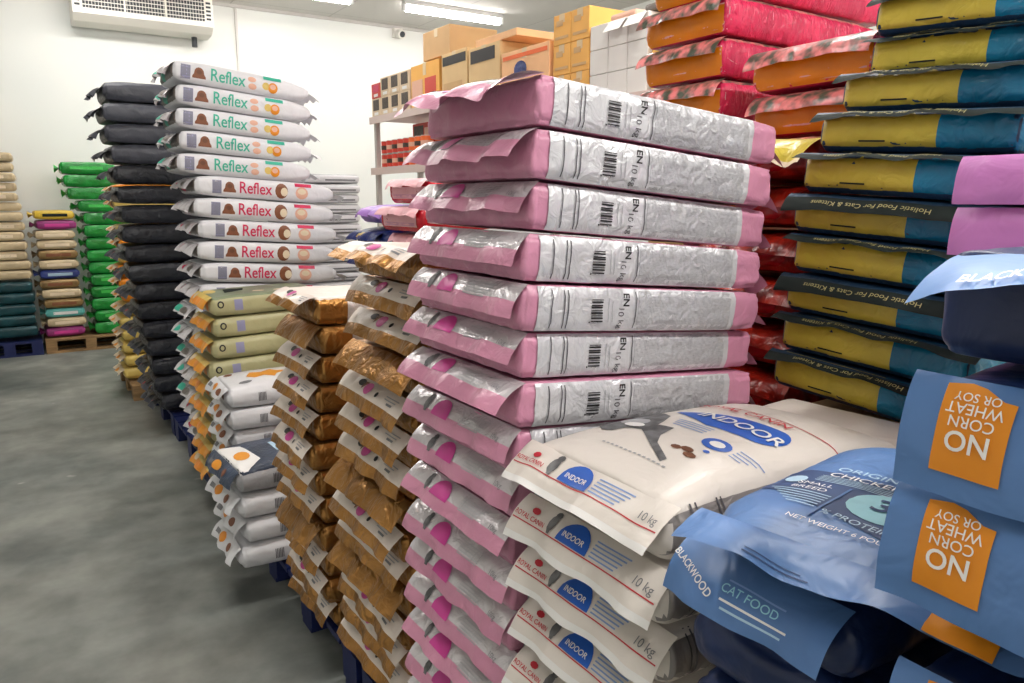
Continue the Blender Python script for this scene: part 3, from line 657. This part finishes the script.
# ---- second row behind the gold stacks
def rose_bag(seed, m='red_film'):
    pr = [('end', ('quad', -.17, .03, .17, .085, 'pale_rose')), ('end', ('quad', -.15, .035, .15, .05, 'pink_film'), 1.6)]
    b = bag_body('bag_body', .5, .44, .125, m, seed, r=(.035, .04, .05), step=.02, taper=(.9, .85), wr=.008, faces={'top': 'silver_film'}, prints=pr)
    return [('bag_body', b), ('end_flap', bag_flap('end_flap', .40, .06, .02, .122, 15, 60, [(1, 'pale_rose')], seed, .01, .01))]
for i, (z, lab) in enumerate(((1.55, 'rose red bag with crinkled white top, above the gold stack'), (1.42, 'rose red bag under the crinkled one, behind the gold stack'), (1.29, 'rose red bag, lowest one showing behind the gold stack'))):
    place_bag(rose_bag(81 + i), (1.58 - .05 * (i == 1), 3.33, z), lab, 'rose red bags in the second row', tilt=-.03, yaw=2)
carton(1.62, 3.12, .01, .44, .42, 1.27, 'carton_brown', 'tall plain carton hidden under the rose red bags', tapes=False)
lav = [('bag_body', bag_body('bag_body', .45, .40, .11, 'lavender_film', 84, step=.02, taper=(.7, .8), wr=.01)), ('end_flap', bag_flap('end_flap', .36, .07, .02, .09, 10, 60, [(1, 'purple_film')], 84, .012, .01))]
place_bag(lav, (1.60, 3.82, 1.44), 'lavender and violet bag beside the rose red bags', None)
cob = [('bag_body', bag_body('bag_body', .45, .40, .13, 'cobalt_film', 85, step=.02, taper=(.7, .8), wr=.01)), ('end_flap', bag_flap('end_flap', .36, .08, .02, .11, 10, 60, [(1, 'cobalt_film')], 85, .012, .01, [('quad', -.1, -.03, .0, -.06, 'flower_film')]))]
for i in range(2): place_bag(cob, (1.58, 3.84, 1.30 - .135 * i), ['cobalt blue bag beneath the lavender bag', 'cobalt blue bag, lower one beside the gold stack'][i], 'cobalt blue bags')
carton(1.62, 3.64, .01, .4, .36, 1.15, 'carton_brown', 'tall plain carton hidden under the cobalt blue bags', tapes=False)

# ---- overhanging pile in front of the gold stack: a dark-topped bag on white ones
def white_cat_bag(seed, W=.38, L=.55, T=.1, top='white_film', topprint=False, side='white_film'):
    pr = [('near', ('quad', .14 + .006 * i, .03, .143 + .006 * i, .07, 'dark_line'), 1.4) for i in range(6)]
    pr += [('end', ('poly', ell(-.05, .05, .04, .028, 12), 'orange_print')), ('end', ('poly', ell(.06, .045, .03, .02, 12), 'brown_print'))]
    if topprint == 'cat':
        pr += [('top', ('poly', [(.02, .12), (.06, .15), (.04, .2), (.08, .24), (.03, .26), (.0, .33), (-.03, .27), (-.07, .25), (-.03, .2), (-.05, .15)], 'amber_print')), ('top', ('poly', ell(-.1, .06, .03, .02, 10), 'brown_print')), ('top', ('poly', ell(.1, .1, .02, .03, 10), 'grey_print'))]
    if topprint == 'dark':
        pr += [('top', ('poly', [(-.16, .03), (-.1, .1), (.1, .12), (.17, .05), (.17, .02), (-.16, .015)], 'white_print')), ('top', ('poly', ell(.02, .07, .05, .03, 12), 'amber_print'), 1.6), ('top', ('poly', ell(-.08, .36, .08, .05, 14), 'salmon_print')), ('top', ('poly', ell(.1, .32, .06, .06, 14), 'white_print')),
               ('top', ('quad', -.06, .20, .06, .22, 'sky_print'))]
    b = bag_body('bag_body', L, W, T, side, seed, r=(.035, .04, .04), step=.016, taper=(.85, .85), wr=.006, wf=18, pleat=.005, faces={'top': top}, prints=pr, dome=.02 if topprint else 0)
    f = bag_flap('end_flap', W - .04, .075, .015, T - .006, 25, 75, [(1, top)], seed, .008, .006, [('poly', ell(-.03, -.035, .04, .02, 12), 'orange_print' if topprint != 'dark' else 'amber_print'), ('poly', ell(.07, -.04, .025, .018, 12), 'brown_print'), ('quad', -.14, -.05, -.09, -.03, 'grey_print')])
    return [('bag_body', b), ('end_flap', f)]
dk = white_cat_bag(93, topprint='dark', top='steel_blue_film', side='grey_film')
wc = [white_cat_bag(91), white_cat_bag(92)]
place_bag(dk, (.60, 3.03, .460), 'dark blue glossy bag with white print lying on the overhanging pile', None, yaw=3)
for i in range(3): place_bag(wc[i % 2], (.60 + .02 * (i % 2), 3.03, .355 - .102 * i), ['white cat food bag directly under the dark blue one', 'white cat food bag in the middle of the overhanging pile', 'white cat food bag at the bottom, overhanging the pallet'][i], 'white bags overhanging the pallet', tilt=.0, yaw=3 - 2 * i)
# rear white pile
stack([white_cat_bag(94, W=.36), white_cat_bag(95, W=.36)], 6, .745, .1005, [(.1, .76), (.7, .72)], 3.60, 'white cat food bag, %s of the pile before the olive stack', 'white bags in the rear white pile', seed=31, top=white_cat_bag(96, W=.36, topprint='cat'), jx=.015, jyaw=3)

# ---- pale olive bags with flower ends
def olive_bag(seed, top='pale_olive', topprint=False):
    pr = [('near', ('quad', .115 + .007 * i, .03, .118 + .007 * i, .08, 'lilac_print')) for i in range(6)] + [('near', ('quad', .115, .028, .155, .082, 'lilac_print'), .8)]
    ring = ell(.05, .062, .016, .018, 14); pr.append(('near', ('poly', ring, 'black_print'))); pr.append(('near', ('poly', ell(.05, .062, .009, .011, 12), 'pale_olive'), 1.7))
    pr += [('end', ('poly', ell(-.06, .05, .05, .035, 12), 'amber_print')), ('end', ('poly', ell(.09, .05, .04, .03, 12), 'orange_print'))]
    if topprint: pr += [('top', ('poly', [(-.1, .12), (.05, .1), (.0, .2), (-.08, .22)], 'dark_olive')), ('top', ('poly', ell(.08, .26, .03, .03, 12), 'cream_print')), ('top', ('poly', ell(.1, .36, .03, .03, 12), 'cream_print')), ('top', ('poly', ell(-.08, .05, .07, .03, 12), 'flower_film'))]
    b = bag_body('bag_body', .56, .37, .104, 'pale_olive', seed, r=(.035, .035, .036), step=.016, taper=(.85, .85), wr=.004, wf=18, pleat=.003, faces={'top': top}, prints=pr)
    f = bag_flap('end_flap', .34, .075, .015, .1, 15, 70, [(.4, 'flower_film'), (1, 'amber_print')], seed, .008, .006, [('poly', ell(.0, -.05, .05, .02, 12), 'orange_film'), ('poly', ell(-.11, -.03, .03, .02, 12), 'cream_print')])
    return [('bag_body', b), ('end_flap', f)]
stack([olive_bag(101), olive_bag(102)], 9, 1.112, .1075, [(.1, .70), (.6, .73), (1.05, .765)], 4.035, 'olive bag with yellow flower end, %s of its stack', 'pale olive bags', seed=33, tilt=-.03, jx=.012, jyaw=1.5, top=olive_bag(103, 'sage_film', True))

# ---- tall white dog food stack with lettering
def reflex_bag(seed, ink, circ, T=.110):
    d = .05 if circ else 0.; LL = .78 if circ else .72
    pr = [('near', ('quad', .048 + .005 * i + d, .020, .051 + .005 * i + d, .086, 'grey_print')) for i in range(9)] + [('near', ('quad', .046 + d, .018, .093 + d, .088, 'lilac_print'), .7)]
    q = .135 + d
    pr += [('near', ('poly', [(q - .033, .028), (q + .033, .028), (q + .033, .038), (q + .025, .05)] + ell(q, .056, .024, .028, 8, 0, 180) + [(q - .025, .05), (q - .033, .038)], 'brown_print')), ('near', ('poly', ell(q, .06, .014, .012, 8), 'kibble'), 1.7),
           ('near', ('text', 'Reflex', .277 + d * .9, .055, .088, ink, 0, .010, .80))]
    q = .50 + d * 1.6
    pr += [('near', ('quad', q - .04, .084, q + .055, .102, ink), 2.4)]
    if circ: pr += [('near', ('poly', ell(.465, .054, .036, .042, 14), 'brown_print')), ('near', ('poly', ell(.48, .05, .02, .024, 12), 'cream_print'), 1.7), ('near', ('poly', ell(q, .05, .036, .034, 14), 'salmon_print')), ('near', ('poly', ell(q, .058, .024, .016, 12), 'cream_print'), 1.7)]
    else: pr += [('near', ('poly', ell(.40, .072, .022, .014, 14), 'salmon_print')), ('near', ('poly', ell(.404, .036, .022, .016, 12), 'salmon_print')), ('near', ('poly', ell(q + .012, .046, .026, .028, 14), 'orange_print')), ('near', ('poly', ell(q - .025, .05, .02, .02, 12), 'flower_film')), ('near', ('poly', ell(q + .012, .052, .016, .014, 12), 'salmon_print'), 1.7)]
    pr += [('end', ('poly', ell(-.05, .055, .07, .034, 14), ink)), ('end', ('poly', ell(.1, .05, .05, .03, 12), 'warm_grey_film'))]
    b = bag_body('bag_body', LL, .43, T, 'white_film', seed, r=(.04, .03, .036), step=.018, taper=(.75, .5), tl=.15, ypinch=.02, wr=.004, wf=14, pleat=.003, faces={'end': 'warm_grey_film'}, prints=pr)
    f = bag_flap('end_flap', .40, .08, .02, T * .84, 20, 70, [(1, 'silver_film')], seed, .014, .012, [('poly', ell(-.08, -.05, .05, .022, 12), ink), ('poly', ell(.06, -.05, .04, .02, 12), 'warm_grey_film')])
    k = crimp('far_seal', .41, T, .065, LL - .01, 'white_film', seed, .02)
    return [('bag_body', b), ('end_flap', f), ('far_seal', k)]
rg = [reflex_bag(111, 'teal_print', False), reflex_bag(112, 'teal_print', False)]; rr = [reflex_bag(113, 'crimson_print', True), reflex_bag(114, 'crimson_print', True)]
xt = [(.1, .76), (.6, .745), (1.2, .765), (1.55, .765), (1.72, .745), (2.3, .735)]
rnd = random.Random(77); zt = 2.292; g0 = 'white dog food bags in the tallest far stack'
for i in range(18):
    tl_ = .104 - .009 * i if i < 5 else .068
    z = zt - .1155 * (i + 1)
    green = i < 5 or 10 < i < 16
    lab = ('white bag with teal lettering, %s of the tall white stack' if green else 'white bag with crimson lettering, %s of the tall white stack') % ORD[i]
    place_bag((rg if green else rr)[i % 2], (lerp(xt, z) + (.04 if 5 <= i < 11 else 0) + rnd.uniform(-.012, .012), 4.53 + rnd.uniform(-.01, .01), z), lab, g0, tilt=tl_, yaw=rnd.uniform(-1, 1))

# ---- pale grey bags behind it
gp = [[('bag_body', bag_body('bag_body', .56, .4, .066, 'grey_film', 116 + i, step=.02, taper=(.9, .95), wr=.003, faces={'near': 'white_film'}, prints=[('near', ('quad', .3, .02, .52, .03, 'grey_print'))]))] for i in range(2)]
stack(gp, 14, 1.75, .068, [(0, 1.52), (2, 1.52)], 5.35, 'pale grey flat bag, %s behind the tall white stack', 'flat grey bags', seed=3, jx=.01)
carton(1.6, 5.18, .01, .42, .34, .785, 'carton_brown', 'tall plain carton hidden under the flat grey bags', tapes=False)

# ---- black bags
def black_bag(seed, light=False):
    pr = [('near', ('quad', .36 + .026 * i, .052, .376 + .026 * i, .07, 'grey_print')) for i in range(5)] if light else [('end', ('poly', ell(.05, .06, .04, .02, 10), 'grey_print'))]
    b = bag_body('bag_body', .7, .44, .123, 'slate_film' if light else 'black_film', seed, r=(.04, .04, .05), step=.018, taper=(.78, .7), tl=.14, ypinch=.0, wr=.011, wf=13, pleat=.006, prints=pr)
    f = bag_flap('end_flap', .38, .08, .015, .085, 10, 60, [(.6, 'black_film'), (1, 'slate_film')], seed, .016, .014, [('poly', [(-.15, -.02), (-.05, -.03), (-.1, -.07)], 'grey_print'), ('poly', ell(.08, -.05, .02, .012, 8), 'red_print')] if not light else [])
    return [('bag_body', b), ('end_flap', f)]
bl = [black_bag(121, True), black_bag(122, True), black_bag(123), black_bag(124), black_bag(125)]
stack(bl, 17, 2.30, .126, [(.1, .70), (.4, .66), (.8, .60), (1.3, .56), (1.9, .52), (2.2, .52)], 5.63, 'black dog food bag, %s of the black stack', 'black bags', seed=6, jx=.015, jyaw=3, pick=[0, 1, 0, 1, 2, 3, 4, 2, 3, 4, 2, 4, 3, 2, 3, 4, 2])

# ---- orange floral bags behind black
def strip_bag(seed):
    pr = [('end', ('poly', ell(-.06, .05, .05, .03, 12), 'amber_print')), ('end', ('poly', ell(.08, .05, .05, .03, 12), 'brown_print'))]
    b = bag_body('bag_body', .55, .42, .1, 'orange_film' if seed % 2 else 'flower_film', seed, step=.025, taper=(.8, .8), wr=.008, prints=pr)
    return [('bag_body', b), ('end_flap', bag_flap('end_flap', .36, .06, .015, .08, 10, 60, [(1, 'cream_print')], seed, .012, .01, [('poly', ell(0, -.04, .06, .02, 10), 'amber_print')]))]
stack([strip_bag(131), strip_bag(132)], 15, 1.70, .1045, [(.1, .62), (1.7, .68)], 6.9, 'orange and cream bag, %s of the stack behind the black bags', 'orange cream bags', seed=2, jx=.015)

# ---- green bags by the back wall (long side to the aisle)
def wall_bag(seed, L, W, T, m, edge=None, taper=(.88, .88), prints=(), wr=.007):
    b = bag_body('bag_body', L, W, T, m, seed, r=(.035, .03, T * .36), step=.022, taper=taper, tl=.14, wr=wr, wf=18, pleat=.006, prints=prints)
    k = crimp('bag_seal', W * .92, T, -.05, .012, edge or m, seed, .0, amp=T * .2)
    return [('bag_body', b), ('bag_seal', k)]
gb = [wall_bag(141, .52, .45, .126, 'green_film', 'leaf_film'), wall_bag(142, .52, .45, .126, 'green_film', 'leaf_film', prints=[('near', ('quad', .1, .05, .4, .08, 'leaf_film'))])]
stack(gb, 14, 1.955, .1285, [(.15, .615), (1.4, .60), (1.55, .50), (1.9, .42)], 9.3, 'glossy green bag, %s of the green back wall stack', 'green bags at the back wall', seed=7, jx=.008, jyaw=2)
# ---- mixed bags
mixk = ['yellow_film', 'plum_film', 'beige_film', 'beige_film', 'bronze_film', 'beige_film', 'indigo_film', 'bronze_film', 'beige_film', 'bronze_film', 'aqua_film', 'beige_film', 'plum_film']
mixn = ['yellow bag with dark lettering on top', 'magenta plum bag second from the top', 'beige bag third from the top', 'beige bag fourth from the top', 'bronze bag fifth from the top', 'beige bag sixth from the top', 'blue bag seventh from the top', 'bronze bag under the blue bag',
        'beige bag ninth from the top', 'bronze bag above the aqua bag', 'aqua bag third from the bottom', 'beige bag under the aqua bag', 'dark plum bag at the bottom']
rnd = random.Random(5); cache = {}
for i, (k, n) in enumerate(zip(mixk, mixn)):
    if k not in cache:
        pr = [('near', ('quad', .08, .03, .3, .06, {'yellow_film': 'dark_olive', 'plum_film': 'magenta_print', 'beige_film': 'cream_print', 'bronze_film': 'brown_print', 'indigo_film': 'sky_print', 'aqua_film': 'white_print'}[k]))]
        cache[k] = wall_bag(150 + i, .37, .42, .096, k, None, (.8, .8), pr)
    z = 1.47 - .1005 * (i + 1)
    place_bag(cache[k], (.165 + rnd.uniform(-.012, .012), 9.28 + rnd.uniform(-.01, .01), z), n + ' of the mixed stack by the back wall', 'mixed bags at the back wall', yaw=rnd.uniform(-2, 2))
# ---- pale gold over dark teal bags, far left
pg = [wall_bag(161, .48, .42, .09, 'beige_film', 'cream_print'), wall_bag(162, .48, .42, .09, 'beige_film', 'cream_print', prints=[('near', ('quad', .1, .03, .38, .06, 'cream_print'))])]
stack(pg, 13, 2.035, .0965, [(.7, -.37), (2, -.42)], 9.28, 'pale gold bag, %s of the far left stack', 'pale gold bags far left', seed=9, jx=.012, jyaw=2)
pn = [wall_bag(164, .5, .44, .107, 'pine_film'), wall_bag(165, .5, .44, .107, 'pine_film')]
stack(pn, 5, .765, .114, [(.1, -.385), (.8, -.39)], 9.28, 'dark teal bag, %s below the pale gold bags', 'dark teal bags far left', seed=10, jx=.015, jyaw=2)

# ================================================================== SHELF RACK AND CARTONS
RX = 2.7
t = empty('shelf_rack', (RX, 2.4, 0), 'pale metal shelf rack holding cartons and cans behind the bag stacks', 'shelf')
for z, y0, y1 in ((.3, 0, 4.0), (1.0, 0, 4.0), (1.815, 1.36, 4.0), (2.245, 1.36, 4.0), (1.6, 0, 1.32), (2.08, 0, 1.32)):
    mb = MB(); mb.box(0, y0, z, .5, y1, z + .025, 'shelf_metal'); mb.box(-.012, y0, z - .03, 0, y1, z + .028, 'shelf_metal'); mb.build('shelf_board', t)
for y, h in ((.0, 2.08), (1.32, 2.245), (3.96, 2.245)):
    for x in (.03, .44):
        mb = MB(); mb.box(x, y, 0, x + .04, y + .04, h, 'post_metal'); mb.build('shelf_post', t)
ZU, ZL = 2.2725, 1.8425
# upper board: small beige packs with dark pictures, two rows of four
for c in range(4):
    for r in range(2):
        red = (c == 0 and r == 1)
        y = 6.2 - .19 * c
        e = empty('product_pack', (RX + .01, y, ZU + .152 * r), 'small beige pack with dark picture, ' + ['lower', 'upper'][r] + ' row, ' + ['first', 'second', 'third', 'fourth'][c] + ' from the shelf end' if not red else 'small red pack at the shelf end, upper row', 'pack', 'small packs on the upper shelf')
        hh = .15 if not red else .12
        mb = MB(); mb.box(0, 0, 0, .2, .182, hh, 'pack_beige' if not red else 'pack_red'); mb.build('pack_body', e, bevel=.003)
        mb = MB(); mb.box(-.002, .03, .05, 0, .15, hh - .012, 'photo_dark' if not red else 'crimson_print'); mb.box(-.002, .05, .012, 0, .13, .035, 'white_print'); mb.build('picture_panel', e)
carton(RX + .01, 5.13, ZU, .4, .47, .31, 'carton_orange', 'orange carton with red print beside the small beige packs', prints=[(.02, .04, .2, .2, 'salmon_print'), (.24, .05, .42, .2, 'pack_red')])
carton(RX + .03, 5.0, 2.60, .4, .42, .20, 'carton_brown', 'plain brown carton on top of the orange carton')
carton(RX + .01, 4.72, ZU, .4, .37, .325, 'carton_beige', 'beige carton with black label strip, between orange and peach cartons', prints=[(.02, .24, .35, .30, 'black_print'), (.03, .04, .3, .12, 'carton_brown')])
carton(RX + .01, 4.30, ZU, .4, .40, .30, 'carton_beige', 'open beige carton with dark label, nearer the peach carton', prints=[(.03, .2, .34, .28, 'black_print')])
carton(RX + .01, 3.76, ZU, .4, .52, .21, 'carton_peach', 'peach carton with dark blue oval print beside tall orange cartons', prints=[(.02, .16, .5, .185, 'pack_orange')])
mb = MB(); mb.add([(-.004, .30 + a, .09 + b) for a, b in ell(0, 0, .07, .05, 18)], [tuple(range(18))], 'cobalt_film')
pc = [o for o in C.objects if o.get('label', '').startswith('peach carton')][0]; mb.build('oval_print', pc)
carton(RX + .02, 4.12, ZU + .3015, .36, .5, .045, 'carton_peach', 'flat peach carton lid resting on the beige cartons', tapes=False)
ZB = 2.1075; R3 = ['bottom', 'middle', 'top']
for c in range(2):
    for r in range(3):
        carton(RX + .01, 3.56 - .165 * c, ZB + .166 * r, .32, .16, .164, 'carton_orange', 'tall orange carton, ' + R3[r] + ' row, ' + ['left', 'right'][c] + ' column beside the white cartons', 'orange cartons on the rack', prints=[(.02, .03, .14, .045, 'carton_brown'), (.03, .1, .09, .13, 'carton_brown')])
for c in range(3):
    for r in range(3):
        carton(RX + .01, 3.235 - .152 * c, ZB + .127 * r, .30, .148, .125, 'carton_white', 'white carton, ' + R3[r] + ' row, ' + ['left', 'middle', 'right'][c] + ' column beside the orange cartons', 'white cartons on the rack', flaps=1 if r == 2 and c else 0, tapes=False)
carton(RX + .01, 2.70, ZB, .3, .2, .29, 'carton_orange', 'single orange carton between the white cartons and the red bags', prints=[(.03, .03, .12, .1, 'carton_brown')])
for i, (y, m, lab) in enumerate(((3.05, 'salmon_print', 'pink flat packet lying on the white cartons'), (2.93, 'warm_grey_film', 'dark grey flat packet lying on the white cartons'))):
    b = bag_body('bag_body', .22, .2 - .08 * i, .035, m, 171 + i, step=.02, wr=.004); place_bag([('bag_body', b)], (RX + .03, y + .1 - .10 * i, ZB + .383), lab, None, name='flat_packet', cat='packet')
# lower board: red and orange cans in two rows, packs behind
for c in range(8):
    for r in range(2):
        y = 6.2 - .108 * c
        e = empty('food_can', (RX + .06, y, ZL + .112 * r), ('red' if c < 5 else 'orange') + ' food can, ' + ['lower', 'upper'][r] + ' row, ' + ['first', 'second', 'third', 'fourth', 'fifth', 'sixth', 'seventh', 'eighth'][c] + ' from the shelf end', 'can', 'cans on the lower shelf')
        m = 'pack_red' if c < 5 else 'pack_orange'
        mb = MB(); mb.cyl((0, 0, .006), (0, 0, .104), .05, m, 18); mb.build('can_body', e, smooth=False)
        for z in (.104, 0):
            mb = MB(); mb.cyl((0, 0, z), (0, 0, z + .006), .047, 'can_silver', 18); mb.build('can_rim', e)
        mb = MB(); mb.cyl((0, 0, .035), (0, 0, .07), .0508, 'photo_dark' if (c + r) % 2 else 'salmon_print', 18); mb.build('can_label', e)
for i, (y, lab, m) in enumerate(((5.5, 'red carton standing behind the cans on the lower shelf', 'pack_red'), (5.1, 'dark orange carton standing behind the cans nearer the pink stack', 'pack_orange'))):
    carton(RX + .15, y, ZL, .3, .38, .34, m, lab, prints=[(.03, .2, .2, .32, 'photo_dark'), (.22, .22, .34, .3, 'salmon_print')], tapes=False)

# ------------------------------------------------------------------ world: faint ambient
w = bpy.data.worlds.new('world'); SC.world = w; w.use_nodes = True
w.node_tree.nodes['Background'].inputs[0].default_value = (.8, .85, .9, 1); w.node_tree.nodes['Background'].inputs[1].default_value = .15
SC.view_settings.exposure = -.12
